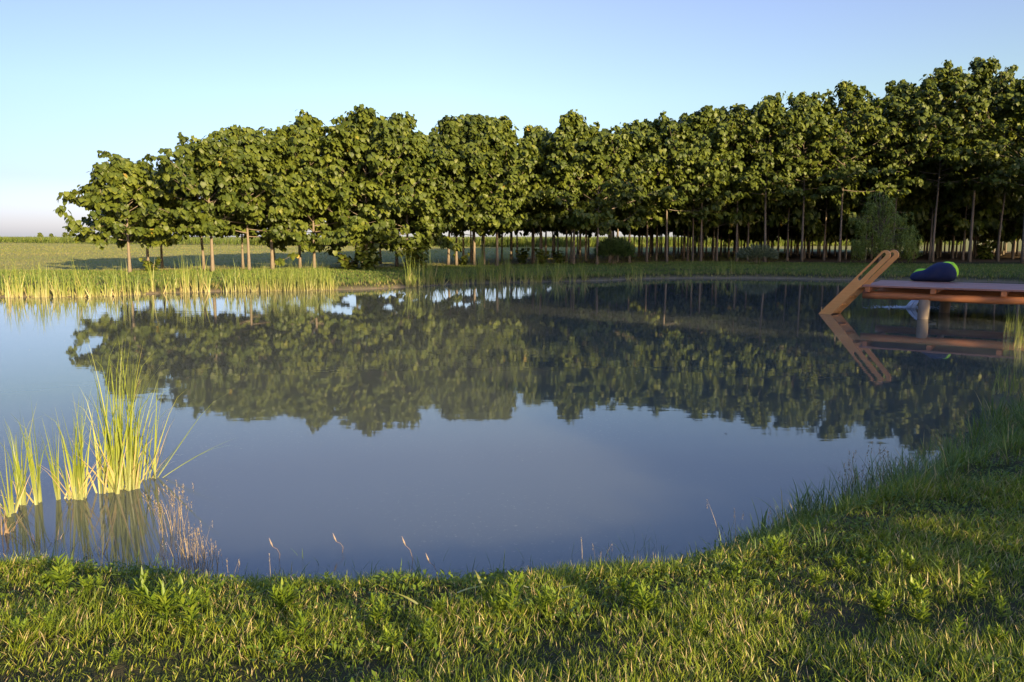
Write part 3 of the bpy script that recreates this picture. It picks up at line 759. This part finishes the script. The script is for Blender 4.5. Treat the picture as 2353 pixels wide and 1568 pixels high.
named = [(145, 1365, 1.35, 'bushy bright weed at the left waterline below the leftmost cattails'), (335, 1405, 1.3, 'feathery bright weed near the waterline below the dry sedge'),
         (385, 1440, 1.4, 'largest bright leafy weed on the left part of the lawn edge'), (445, 1450, 1.2, 'leafy weed beside the largest bright weed of the left lawn edge'),
         (655, 1420, 1.2, 'upright pale weed poking into the water left of centre'), (700, 1480, .9, 'small star-shaped weed in the shaded hollow left of centre'),
         (860, 1450, 1.0, 'small upright weed on the shore below the bent seed stem'), (1175, 1430, 1.2, 'fern-like weed standing at mid shore by the broad fallen leaves'),
         (1255, 1415, 1.0, 'small fern-like weed right of the broad fallen leaves'), (1450, 1400, 1.25, 'bright weed clump at the shore beside the tall pale stem'),
         (1480, 1425, 1.1, 'lower bright weed in front of the tall pale stem'), (1790, 1300, 1.1, 'yellow-green weed at the edge of the shade on the right shore'),
         (2025, 1430, 1.1, 'upright bright weed in the sunlit lawn right of centre'), (2110, 1400, 1.0, 'yellow weed at the shade edge of the right lawn'),
         (2240, 1390, 1.0, 'bright weed at the far right of the sunlit lawn')]
for k, w_ in enumerate(named): put_weed(w_[0], w_[1], w_[2], w_[3], 'leafy weeds along the near shore', k)
r = np.random.default_rng(44)
for k in range(48):
    tx = r.uniform(0, 2340)
    base = np.interp(tx, [0, 520, 1150, 1550, 1850, 2353], [1330, 1375, 1375, 1330, 1260, 1330])
    ty = base + 10 + 190 * r.random() ** 1.6
    put_weed(tx, ty, r.uniform(.35, .8), 'small leafy weed scattered in the near lawn', 'small weeds in the lawn', k + 3)

# ------------------------------------------------------------------ cattails
def make_reeds(seed, n, h, spread, wid, lean=.12, dryf=.12, kink=.25, far=False, dirx=None):
    r = np.random.default_rng(seed)
    nf = max(2, n // (5 if far else 8)); fan = r.uniform(-1, 1, (nf, 2)) * spread       # blades rise in fans
    ci = r.integers(0, nf, n)
    P = np.column_stack([fan[ci] + r.normal(0, .011 if not far else .03, (n, 2)), np.full(n, -.04)])
    az = r.uniform(0, 6.28, n)
    if dirx is not None: az = np.where(r.random(n) < .75, dirx + r.normal(0, .5, n), az)
    L = h * np.where(r.random(n) < .25, r.uniform(.35, .7, n), r.uniform(.7, 1.05, n))
    th = np.abs(r.normal(0, lean, n)); cv = r.uniform(.02, .35, n); pw = np.full(n, 1.5)
    kk = r.random(n) < kink; cv[kk] = r.uniform(.7, 2.0, kk.sum()); pw[kk] = r.uniform(3, 7, kk.sum())
    tint = np.clip(r.beta(2, 2.2, n) * .8, 0, .85); dry = r.random(n) < dryf; tint[dry] = r.uniform(.9, 1, dry.sum())
    th[dry] += r.uniform(0, .5, dry.sum()); L[dry] *= r.uniform(.4, .8, dry.sum())
    return BL().blades(P, az, L, wid * r.uniform(.7, 1.25, n), th, cv, tint, seg=6, power=pw, twist=r.uniform(0, 3.14, n)).mesh('cattail_clump', M['reed_far' if far else 'reed'])
def reeds_at(me, x, y, label, group, rz=0, s_=1.0, sz=None, name='cattail_clump', cat='reeds'):
    o = link(name, me, None, (x, y, 0)); o.rotation_euler = (0, 0, rz); o.scale = (s_, s_, sz or s_)
    return tag(o, label, cat, group)

NEAR = [  # base x,y  blades height spread lean lean-direction label
 (14, 1186, 20, .66, .045, .26, None, 'cattail clump half cut off by the left edge of the photo'),
 (58, 1162, 36, .80, .05, .11, None, 'cattail clump second from the left edge with a browned wilted foot'),
 (155, 1146, 22, .72, .05, .15, None, 'leftmost cattail clump of the big near group, small and slender'),
 (180, 1142, 38, .86, .05, .10, None, 'cattail clump between the slender one and the straw-coloured one'),
 (222, 1138, 38, .84, .06, .12, None, 'cattail clump with straw-coloured leaves leaning on the tallest near clump'),
 (274, 1128, 88, 1.24, .085, .08, None, 'tallest and densest cattail clump in the near water'),
 (308, 1122, 24, 1.0, .06, .18, .3, 'cattail clump leaning against the right side of the tallest one'),
 (350, 1098, 20, .90, .045, .46, 0.1, 'sparse cattail clump leaning right over the open water')]
for k, (tx, ty, n, h, spd, ln, dx, lab) in enumerate(NEAR):
    p = on_z(tx * S, ty * S)
    me = make_reeds(500 + k, n, h, spd * 1.5, .0135, ln, .26, .38, dirx=dx)
    reeds_at(me, p[0], p[1], lab, 'near cattails at the left')

FARR = [make_reeds(520 + k, 16 + 7 * (k % 3), 1.0, .13 + .05 * (k % 3), .032, .13, .18, .25, far=True) for k in range(8)]
FINE = [make_reeds(540 + k, 60, 1.0, .35, .016, .16, .12, .12, far=True) for k in range(3)]
fpx = np.array([p[0] for p in far_px]); fpy = np.array([p[1] for p in far_px])
def shore_at(tx, off=0.0):
    px = tx * S; return on_z(px, np.interp(px, fpx, fpy) + off)
r = np.random.default_rng(77); k = 0
def far_reed(tx, h, label, group, off=None, fine=False):
    global k
    p = shore_at(tx, r.uniform(-.8, .5) if off is None else off)
    reeds_at((FINE if fine else FARR)[k % (3 if fine else 8)], p[0], p[1], label, group, r.uniform(0, 6.28), r.uniform(.85, 1.1), h); k += 1
for tx in np.concatenate([np.linspace(-30, 345, 30) + r.normal(0, 12, 30)]):
    far_reed(tx, r.choice([.4, .55, .75, 1.0, 1.35]), 'sunlit cattail clump in the loose fringe along the left bank', 'cattails along the left bank')
for tx, h in ((18, 1.35), (100, 1.3), (185, 1.45), (274, 1.35)):
    far_reed(tx, h, 'taller cattail clump rising from the fringe on the left bank', 'taller cattails on the left bank')
for tx, h in ((398, 1.0), (412, 1.25), (428, 1.75), (446, 1.6), (462, 1.5), (478, 1.2)):
    far_reed(tx, h, 'tall sunlit cattail clump before the pale bare trunk', 'tallest cattails on the far bank')
for tx, h in ((518, 1.0), (535, 1.25), (552, 1.05)):
    far_reed(tx, h, 'bright cattail clump standing apart right of the tallest group', 'bright cattails standing apart')
for tx in np.linspace(580, 752, 15):
    far_reed(tx + r.normal(0, 4), r.uniform(.85, 1.3), 'fine-leaved bulrush clump in the dense patch before the orange trunk', 'bulrush patch', fine=True)
for tx, h in ((722, .9), (742, 1.15), (760, .95)):
    far_reed(tx, h, 'glowing yellow cattail clump at the right end of the bulrush patch', 'yellow cattails by the bulrush')
for tx in np.concatenate([np.linspace(925, 1330, 44) + r.normal(0, 12, 44)]):
    far_reed(tx, .45 + 1.55 * r.random() * (.5 + .5 * math.sin(tx / 19.0) ** 2), 'shaded green cattail clump on the far bank in mid photo', 'shaded cattails on the far bank')
for tx, h in ((1448, .85), (1465, 1.1), (1560, .95), (1582, .8), (1642, .8), (1660, 1.1), (1684, 1.3), (1700, .8)):
    far_reed(tx, h, 'small lone cattail clump at the shaded far waterline before the dark trunks', 'lone cattails at the far waterline')
# beside the dock
for tx, ty, h, lab in ((2325, 775, .75, 'thin green reed tuft in the water at the right below the dock'), (2352, 800, .8, 'reed tuft at the right frame edge below the dock'),
                       (2310, 905, .45, 'short reed tuft on the right shore in front of the dock')):
    p = on_z(tx * S, ty * S)
    reeds_at(FINE[1], p[0], p[1], lab, 'reeds by the dock', 1.0, .5, h)

# dry sedge by the near cattails, pale seed stems on the right, single stems
def make_stems(seed, n, h, spread, wid, lean, mat, heads=True, tlo=0, thi=1):
    r = np.random.default_rng(seed)
    P = np.column_stack([r.normal(0, spread, (n, 2)), np.full(n, -.02)])
    a = r.uniform(0, 6.28, n); L = h * r.uniform(.55, 1.05, n); th = np.abs(r.normal(0, lean, n)); cv = r.uniform(0, .35, n)
    b = BL().blades(P, a, L, wid, th, cv, r.uniform(tlo, thi, n), seg=5, twist=r.uniform(0, 3.14, n))
    if heads:
        tips = b.V[0].reshape(n, -1, 3)[:, -1]
        m = 9; tp = np.repeat(tips, m, 0) - np.random.default_rng(1).uniform(0, 1, (n * m, 1)) * np.array([0, 0, h * .22])
        aa = r.uniform(0, 6.28, n * m)
        b.leaves(tp, np.stack([np.cos(aa) * .5, np.sin(aa) * .5, .8 + 0 * aa], 1), np.stack([-np.cos(aa), -np.sin(aa), .5 + 0 * aa], 1), h * .05, h * .014, LEAF_LANCE, r.uniform(.3, 1, n * m))
    return b.mesh('seed_stems', mat)
for tx, ty, h, n, lab in ((398, 1222, .34, 46, 'dry tan sedge tuft in the water right of the near cattails'), (440, 1285, .24, 40, 'lower dry brown sedge tuft at the near waterline'),
                          (472, 1310, .20, 26, 'small dry sedge tuft nearest the lawn at the left')):
    p = on_z(tx * S, ty * S)
    tag(link('dry_sedge', make_stems(600 + tx, n, h, .05, .0032, .13, M['dry']), None, (p[0], p[1], 0)), lab, 'sedge', 'dry sedge tufts')
for tx, ty, h, n, lab in ((1975, 1130, .40, 18, 'pale seed stems standing tall in the right shore grass'), (2040, 1110, .42, 16, 'second cluster of pale seed stems on the right shore'),
                          (2180, 1050, .32, 12, 'seed stems far along the right shore'), (1730, 1220, .30, 5, 'few pale stems at the point of the right shore'),
                          (1375, 1330, .22, 6, 'tall pale stem cluster at the near shore right of centre'), (555, 1370, .22, 4, 'lone pale stem at the near shore left of centre'),
                          (1500, 1310, .2, 5, 'short pinkish stems at the shore bend')):
    p = on_z(tx * S, ty * S, .08)
    tag(link('seed_stems', make_stems(700 + tx, n, h, .07, .0035, .16, M['dry'], True, .3, 1), None, (p[0], p[1], zat(p[0], p[1]))), lab, 'grass stems', 'seed stems along the shore')

# bent seed heads rising from the water
for tx, ty, hh, lab in ((945, 1315, .16, 'bent grass stem with pink seed head standing in the water in mid shore'), (1000, 1340, .12, 'leaning seed head at the shore right of the bent stem'),
                        (640, 1290, .09, 'arched grass stem dipping into the water left of centre'), (785, 1270, .07, 'tiny grass tip in open water left of centre')):
    p = on_z(tx * S, ty * S)
    mb = MB(); mb.tube([(0, 0, -.03), (.01, 0, hh * .5), (-.005, 0, hh * .85), (-.03, 0, hh)], [.0016, .0014, .0012, .001], 5)
    o = empty('grass_stem', (p[0], p[1], 0), lab, 'grass stem', 'single stems in the water'); mb.build('stem', M['bank_stem'] if 'bank_stem' in M else M['twig'], o)
    h_ = MB(); h_.tube([(-.03, 0, hh), (-.038, 0, hh + .02), (-.05, 0, hh + .055)], [.002, .005, .0012], 6); h_.build('seed_head', M['log'], o, smooth=True)

# dead brown reed stems at the left, broad pale blades lying on the shore, flecks on the water
for k_, (tx, ty, n, h, lab) in enumerate(((30, 1215, 22, .42, 'dead brown reed stems standing at the left edge by the shore'), (105, 1250, 12, .30, 'broken brown reed stems in the shallow water below the second cattail clump'),
                          (215, 1262, 9, .26, 'few bent dark stems in the shallow water below the slender cattails'))):
    p = on_z(tx * S, ty * S)
    me = make_reeds(560 + k_, n, h, .10, .008, .45, 1.0, .6); me.materials.clear(); me.materials.append(M['dead'])
    reeds_at(me, p[0], p[1], lab, 'dead reed stems', name='dead_reed', cat='dead reeds')
for k_, (tx, ty, az, L_, lab) in enumerate(((1050, 1362, .1, .16, 'broad pale leaf blade lying flat at mid shore'), (1215, 1350, 3.2, .15, 'narrow pale leaf blade lying right of the broad one'),
                              (960, 1388, 2.7, .16, 'curled pale leaf blade at the shore left of the broad one'), (1105, 1340, 1.9, .12, 'upright pale leaf blade behind the broad lying one'),
                              (1290, 1352, .0, .08, 'short straw stub at the shore right of the narrow pale blade'))):
    p = on_z(tx * S, ty * S, .2)
    for _ in range(4): p = on_z(tx * S, ty * S, zat(p[0], p[1]) + .04)
    b_ = BL().blades(np.array([[0, 0, 0.]]), np.array([az]), L_, .016, np.array([1.15]), np.array([.5]), np.array([.75]), seg=6)
    tag(link('leaf_blade', b_.mesh('leaf_blade', M['reed']), None, p), lab, 'leaf blade', 'pale leaf blades on the shore')
r = np.random.default_rng(88)
c = scatter(9000, -14, 14, 4, 30, r); w_ = sm((wav(c, 111, 7, .3, 1.6) - .05) / .5)
c = c[(sdist(c) < -.3) & (r.random(len(c)) < .22 * w_)]; n = len(c)
a = r.uniform(0, 6.28, n)
b = BL().leaves(np.column_stack([c, np.full(n, .004)]), np.stack([np.cos(a), np.sin(a), 0 * a], 1), np.tile([0, 0, 1.], (n, 1)), r.uniform(.015, .06, n), r.uniform(.008, .025, n), LEAF_LANCE, r.random(n))
tag(link('floating_debris', b.mesh('floating_debris', M['dead'])), 'tiny dark flecks of plant debris floating on the pond', 'debris', kind='stuff')

# ------------------------------------------------------------------ dock
DZ = .75
Fc = on_z(862.4, 285.2, DZ)
e1 = np.array([.83, -.56, 0]); e1 /= np.linalg.norm(e1); e2 = np.array([-e1[1], e1[0], 0]); ez = np.array([0, 0, 1.])
dock_root = empty('dock', (Fc[0], Fc[1], 0), 'red-brown wooden dock on log posts reaching into the pond at the right', 'dock', rz=math.atan2(e1[1], e1[0]))
ux, uy, O = np.array([1., 0, 0]), np.array([0, 1., 0]), np.zeros(3)
LEN, WID = 6.6, 2.75
mb = MB(); r = np.random.default_rng(3)
nbd = 19; bw = WID / nbd
for q in range(nbd):
    z1 = DZ + r.normal(0, .002)
    mb.box(O, ux, uy, ez, (r.uniform(-.012, .012), q * bw + .007, DZ - .038), (LEN, (q + 1) * bw - .007, z1))
mb.build('deck_boards', M['deck'], dock_root, bevel=.004)
for q in range(6):
    x0 = .06 + q * 1.38
    if x0 > LEN: break
    jb = MB(); jb.box(O, ux, uy, ez, (x0, -.02 + .05, DZ - .155), (x0 + .105, WID - .04, DZ - .0395)); jb.build('joist', M['beam'], dock_root, bevel=.006)
for y0, nm in ((.16, 'beam'), (WID - .55, 'beam')):
    t = np.linspace(-.02, LEN, 22)
    bm_ = MB(); bm_.tube(np.column_stack([t, np.full(22, y0 + .09) + .008 * np.sin(t * 3), np.full(22, DZ - .243) + .006 * np.sin(t * 2.1)]), .088 + .006 * np.sin(t * 2.7 + 1), 12)
    bm_.build('beam', M['beam'], dock_root, smooth=True)
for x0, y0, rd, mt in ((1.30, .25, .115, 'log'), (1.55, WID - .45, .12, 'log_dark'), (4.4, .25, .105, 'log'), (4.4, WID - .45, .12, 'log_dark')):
    zz = np.linspace(-.9, DZ - .30, 8)
    pb = MB(); pb.tube(np.column_stack([x0 + .01 * np.sin(zz * 5), np.full(8, y0), zz]), rd * (1 + .05 * np.sin(zz * 7)), 14)
    pb.build('post', M[mt], dock_root, smooth=True)

# ladder: two slotted side boards, steps between
lad = empty('ladder', (Fc[0], Fc[1], 0), 'orange wooden ladder with slotted handles leaning from the water to the dock corner', 'ladder', rz=math.radians(-46))
foot = np.array([-.86, 0, 0.]); dirv = np.array([.74, 0, .80]); dirv /= np.linalg.norm(dirv); nrm = np.array([-dirv[2], 0, dirv[0]])
hw = .116; l0, l1 = -.45, 2.12; s0, s1, sw, so = 1.16, 2.04, .045, .032
def arc(c, rr, a0, a1, n=9): return [(c + rr * math.cos(t), rr * math.sin(t)) for t in np.linspace(a0, a1, n)]
def side_board(y0, y1):
    mb = MB(); outer = [(l0, -hw), (l1 - hw, -hw)] + arc(l1 - hw, hw, -math.pi / 2, math.pi / 2, 13)[1:-1] + [(l1 - hw, hw), (l0, hw)]
    inner = [(a, b + so) for a, b in arc(s1 - sw, sw, -math.pi / 2, math.pi / 2, 7) + arc(s0 + sw, sw, math.pi / 2, 1.5 * math.pi, 7)]
    V = []
    for y in (y0, y1):
        for (a, b) in outer + inner: V.append(foot + a * dirv + b * nrm + np.array([0, y, 0]))
    no, ni = len(outer), len(inner); n = no + ni; Fs = []
    def ring(lst, off, flip):
        for j in range(len(lst)):
            j2 = (j + 1) % len(lst); q = [lst[j], lst[j2], lst[j2] + n, lst[j] + n]
            Fs.append(q[::-1] if flip else q)
    ring(list(range(no)), 0, False); ring(list(range(no, n)), 0, True)
    # faces with the slot cut out: triangulated with mathutils
    from mathutils.geometry import tessellate_polygon
    tri = tessellate_polygon([[Vector((a, b, 0)) for a, b in outer], [Vector((a, b, 0)) for a, b in inner]])
    for t in tri:
        Fs.append(list(t)); Fs.append([i_ + n for i_ in reversed(t)])
    mb.add(V, Fs); return mb
LW = .50
side_board(-.05, -.008).build('side_board', M['ladder'], lad, bevel=.005)
side_board(-.05 + LW, -.008 + LW).build('side_board', M['ladder'], lad, bevel=.005)
for t in (-.2, .08, .36, .64, .92):
    st = MB(); c = foot + t * dirv - .02 * nrm
    st.box(c, ux, uy, ez, (-.075, -.0065, -.018), (.085, LW - .0515, .018)); st.build('step', M['ladder'], lad, bevel=.004)

# bean bag on the deck
bp = on_z(934.5, 281.6, DZ)
bag = empty('bean_bag', (bp[0], bp[1], DZ), 'navy blue and lime green bean bag slumped on the dock', 'bean bag')
def lump(name, mat, top, bot, depth, y0, e=2.6, seed=0):
    """soft cushion: top and bottom outline seen from the side (x, z), half depth, offset backwards"""
    top, bot = np.array(top, float), np.array(bot, float)
    xa, xb = top[0, 0], top[-1, 0]; nx, nk = 48, 40
    tt = .5 - .5 * np.cos(np.linspace(0, math.pi, nx))
    x = xa + (xb - xa) * tt
    zt = np.interp(x, top[:, 0], top[:, 1]); zb = np.interp(x, bot[:, 0], bot[:, 1])
    for _ in range(2):
        zt[1:-1] = (zt[:-2] + 2 * zt[1:-1] + zt[2:]) / 4; zb[1:-1] = (zb[:-2] + 2 * zb[1:-1] + zb[2:]) / 4
    hd = depth * np.clip((zt - zb) / (zt - zb).max(), 0, 1) ** .5
    an = np.linspace(0, 2 * math.pi, nk, endpoint=False)
    cy = np.sign(np.cos(an)) * np.abs(np.cos(an)) ** (2 / e); cz = np.sign(np.sin(an)) * np.abs(np.sin(an)) ** (2 / e)
    V = np.stack([np.repeat(x[:, None], nk, 1), y0 + hd[:, None] * cy[None], ((zt + zb) / 2)[:, None] + ((zt - zb) / 2)[:, None] * cz[None]], 2)
    wr = .010 * np.sin(11 * V[..., 0] + 7 * V[..., 1] + seed) + .006 * np.sin(23 * V[..., 0] - 13 * V[..., 2] + 2 * seed)
    V[..., 1] += wr * cy[None]; V[..., 2] += wr * np.clip(cz[None], 0, 1)
    V = V.reshape(-1, 3); Fs = []
    for i_ in range(nx - 1):
        for j_ in range(nk):
            j2 = (j_ + 1) % nk; Fs.append([i_ * nk + j_, i_ * nk + j2, (i_ + 1) * nk + j2, (i_ + 1) * nk + j_])
    Fs.append(list(range(nk))); Fs.append([(nx - 1) * nk + q for q in reversed(range(nk))])
    me = bpy.data.meshes.new(name); me.from_pydata(V.tolist(), [], Fs); me.materials.append(mat)
    me.polygons.foreach_set('use_smooth', [True] * len(me.polygons)); me.validate()
    return link(name, me, bag)
kx = 1.15 / 410
def oz(pts): return [((a - 1335) * kx, max(0, (518 - b_) * kx)) for a, b_ in pts]
lump('cover', M['navy'], oz([(1130, 484), (1136, 465), (1150, 446), (1180, 430), (1225, 424), (1258, 402), (1292, 370), (1330, 352), (1380, 343), (1430, 345), (1470, 360), (1494, 390), (1506, 430), (1508, 470)]),
     oz([(1130, 486), (1140, 505), (1165, 516), (1300, 518), (1450, 518), (1490, 505), (1508, 474)]), .30, 0.0)
lump('lime_panel', M['lime'], oz([(1340, 420), (1370, 356), (1405, 338), (1440, 331), (1480, 345), (1510, 374), (1526, 408), (1528, 445)]),
     oz([(1340, 424), (1370, 480), (1450, 505), (1500, 490), (1518, 468), (1528, 448)]), .20, .14, seed=2)
lump('lime_panel', M['lime'], oz([(1160, 440), (1178, 420), (1200, 410), (1240, 404), (1275, 402), (1300, 424)]),
     oz([(1160, 445), (1190, 470), (1250, 480), (1300, 425)]), .13, .15, seed=4)
bag.rotation_euler = (0, 0, math.radians(-24))

# water jet under the dock
def jet_mat():
    return solid('white_water', lambda nt: mixc(nt, noise(nt, 40, 3, mapping(nt, (1, 1, 1))), (.45, .52, .62), (.85, .88, .92)), rough=.25, spec=.5)
M['foam'] = jet_mat()
M['pipe'] = solid('grey_pipe', (.03, .03, .03), rough=.5)
jp = on_z(908, 307.5, 0)
jet = empty('water_spout', (jp[0], jp[1], 0), 'white water spout pouring into the pond under the dock', 'water spout')
r = np.random.default_rng(2)
jb = MB()
for q in range(22):
    oy, ox, e_ = r.normal(0, .035), r.normal(0, .03), r.uniform(.75, 1.15)
    t = np.linspace(0, 1, 7)
    jb.tube(np.column_stack([.50 - .48 * t * e_ + ox * t, oy * (1 + t), .40 - .40 * t ** 2]), r.uniform(.006, .014) * (1 + .5 * t), 5)
jb.build('stream', M['foam'], jet, smooth=True)
fb = BL(); n = 900
aa = r.uniform(0, 6.28, n); rr = np.abs(r.normal(0, .42, n))
Pf = np.stack([np.cos(aa) * rr * 1.25, np.sin(aa) * rr * .8, np.full(n, .004) + .03 * np.exp(-rr / .12) * r.random(n)], 1)
Df = np.stack([-np.sin(aa) + r.normal(0, .3, n), np.cos(aa) + r.normal(0, .3, n), r.normal(0, .08, n)], 1)
fb.leaves(Pf, Df, np.stack([0 * aa, 0 * aa, 1 + 0 * aa], 1), r.uniform(.03, .09, n), r.uniform(.01, .025, n), LEAF_LANCE, r.random(n))
link('splash', fb.mesh('splash', M['foam']), jet)
pb = MB(); pb.tube([(.48, 0, .42), (.62, .03, .43), (.80, .06, .44)], [.035, .035, .035], 10); pb.build('pipe', M['pipe'], jet, smooth=True)

# ------------------------------------------------------------------ far away
FART = make_tree(900, 6.0, 1.4, 2.6, leaf=.8, dens=.5, tr=.15)
for k, (tx, y, s_, lab) in enumerate([(92, 900, 1.0, 'tiny distant tree on the horizon above the corn, far left'), (118, 1000, .9, 'tiny distant tree right of the first on the horizon'),
                                      (150, 950, 1.1, 'tiny distant tree midway along the corn horizon'), (166, 950, 1.4, 'larger distant tree near the middle of the corn horizon'),
                                      (204, 800, 1.2, 'distant dark tree on the horizon beside the low end tree'), (212, 820, 1.3, 'distant dark tree touching the outline of the low end tree')]):
    x = on_y(tx * S, 540 * S, y)[0]
    put_tree(FART, x, y, lab, 'distant trees on the horizon', k, s_, name='distant_tree')

# ------------------------------------------------------------------ light, sky, camera
w = bpy.data.worlds.new('World'); sc.world = w; w.use_nodes = True
nt = w.node_tree; bg = nt.nodes['Background']
sky = nt.nodes.new('ShaderNodeTexSky'); sky.sky_type = 'NISHITA'; sky.sun_disc = False
sky.sun_elevation = SUN_EL; sky.sun_rotation = math.pi - SUN_AZ
sky.air_density = 1.0; sky.dust_density = 1.2; sky.ozone_density = 1.6; sky.altitude = 100
tc = nt.nodes.new('ShaderNodeTexCoord'); sx = nt.nodes.new('ShaderNodeSeparateXYZ')
nt.links.new(tc.outputs['Generated'], sx.inputs[0])
tone = ramp(nt, sx.outputs['Z'], [(0, (1.0, 1.0, 1.42)), (.02, (.84, .85, 1.26)), (.065, (.64, .65, .92)), (.165, (.77, .74, .72)), (.273, (.82, .71, .84)), (.45, (1.08, 1.08, 1.45)), (.8, (1.15, 1.15, 1.5))])
skyc = mixc(nt, 1.0, sky.outputs[0], tone, 'MULTIPLY')          # lavender dusk haze towards the horizon
xm = nt.nodes.new('ShaderNodeMath'); xm.operation = 'MULTIPLY_ADD'; xm.inputs[1].default_value = .5; xm.inputs[2].default_value = .5
nt.links.new(sx.outputs['X'], xm.inputs[0])
skyc = mixc(nt, 1.0, skyc, ramp(nt, xm.outputs[0], [(.20, (.72, .74, .84)), (.46, (1, 1, 1))]), 'MULTIPLY')   # left of the sky darkened by tint, much as lens vignetting does
nt.links.new(skyc, bg.inputs['Color']); bg.inputs['Strength'].default_value = .10
sl = bpy.data.lights.new('sun', 'SUN'); sl.energy = 5.0; sl.angle = math.radians(.6); sl.color = (1, .76, .45)
so = bpy.data.objects.new('sun', sl); COL.objects.link(so)
Ld = Vector((-math.sin(SUN_AZ) * math.cos(SUN_EL), math.cos(SUN_AZ) * math.cos(SUN_EL), -math.sin(SUN_EL)))
so.rotation_euler = Ld.to_track_quat('-Z', 'Y').to_euler()

cam = bpy.data.cameras.new('camera'); co = bpy.data.objects.new('camera', cam); COL.objects.link(co)
cam.sensor_width = 36; cam.lens = F_PX / 1024 * 36; cam.clip_end = 9000; cam.clip_start = .05
co.location = (0, 0, CAM_H); co.rotation_euler = (math.pi / 2 - PITCH, 0, 0)
sc.camera = co
sc.view_settings.view_transform = 'Standard'; sc.view_settings.look = 'None'; sc.view_settings.gamma = 1
sc.view_settings.exposure = 1.65
sc.cycles.max_bounces = 6; sc.cycles.transparent_max_bounces = 4
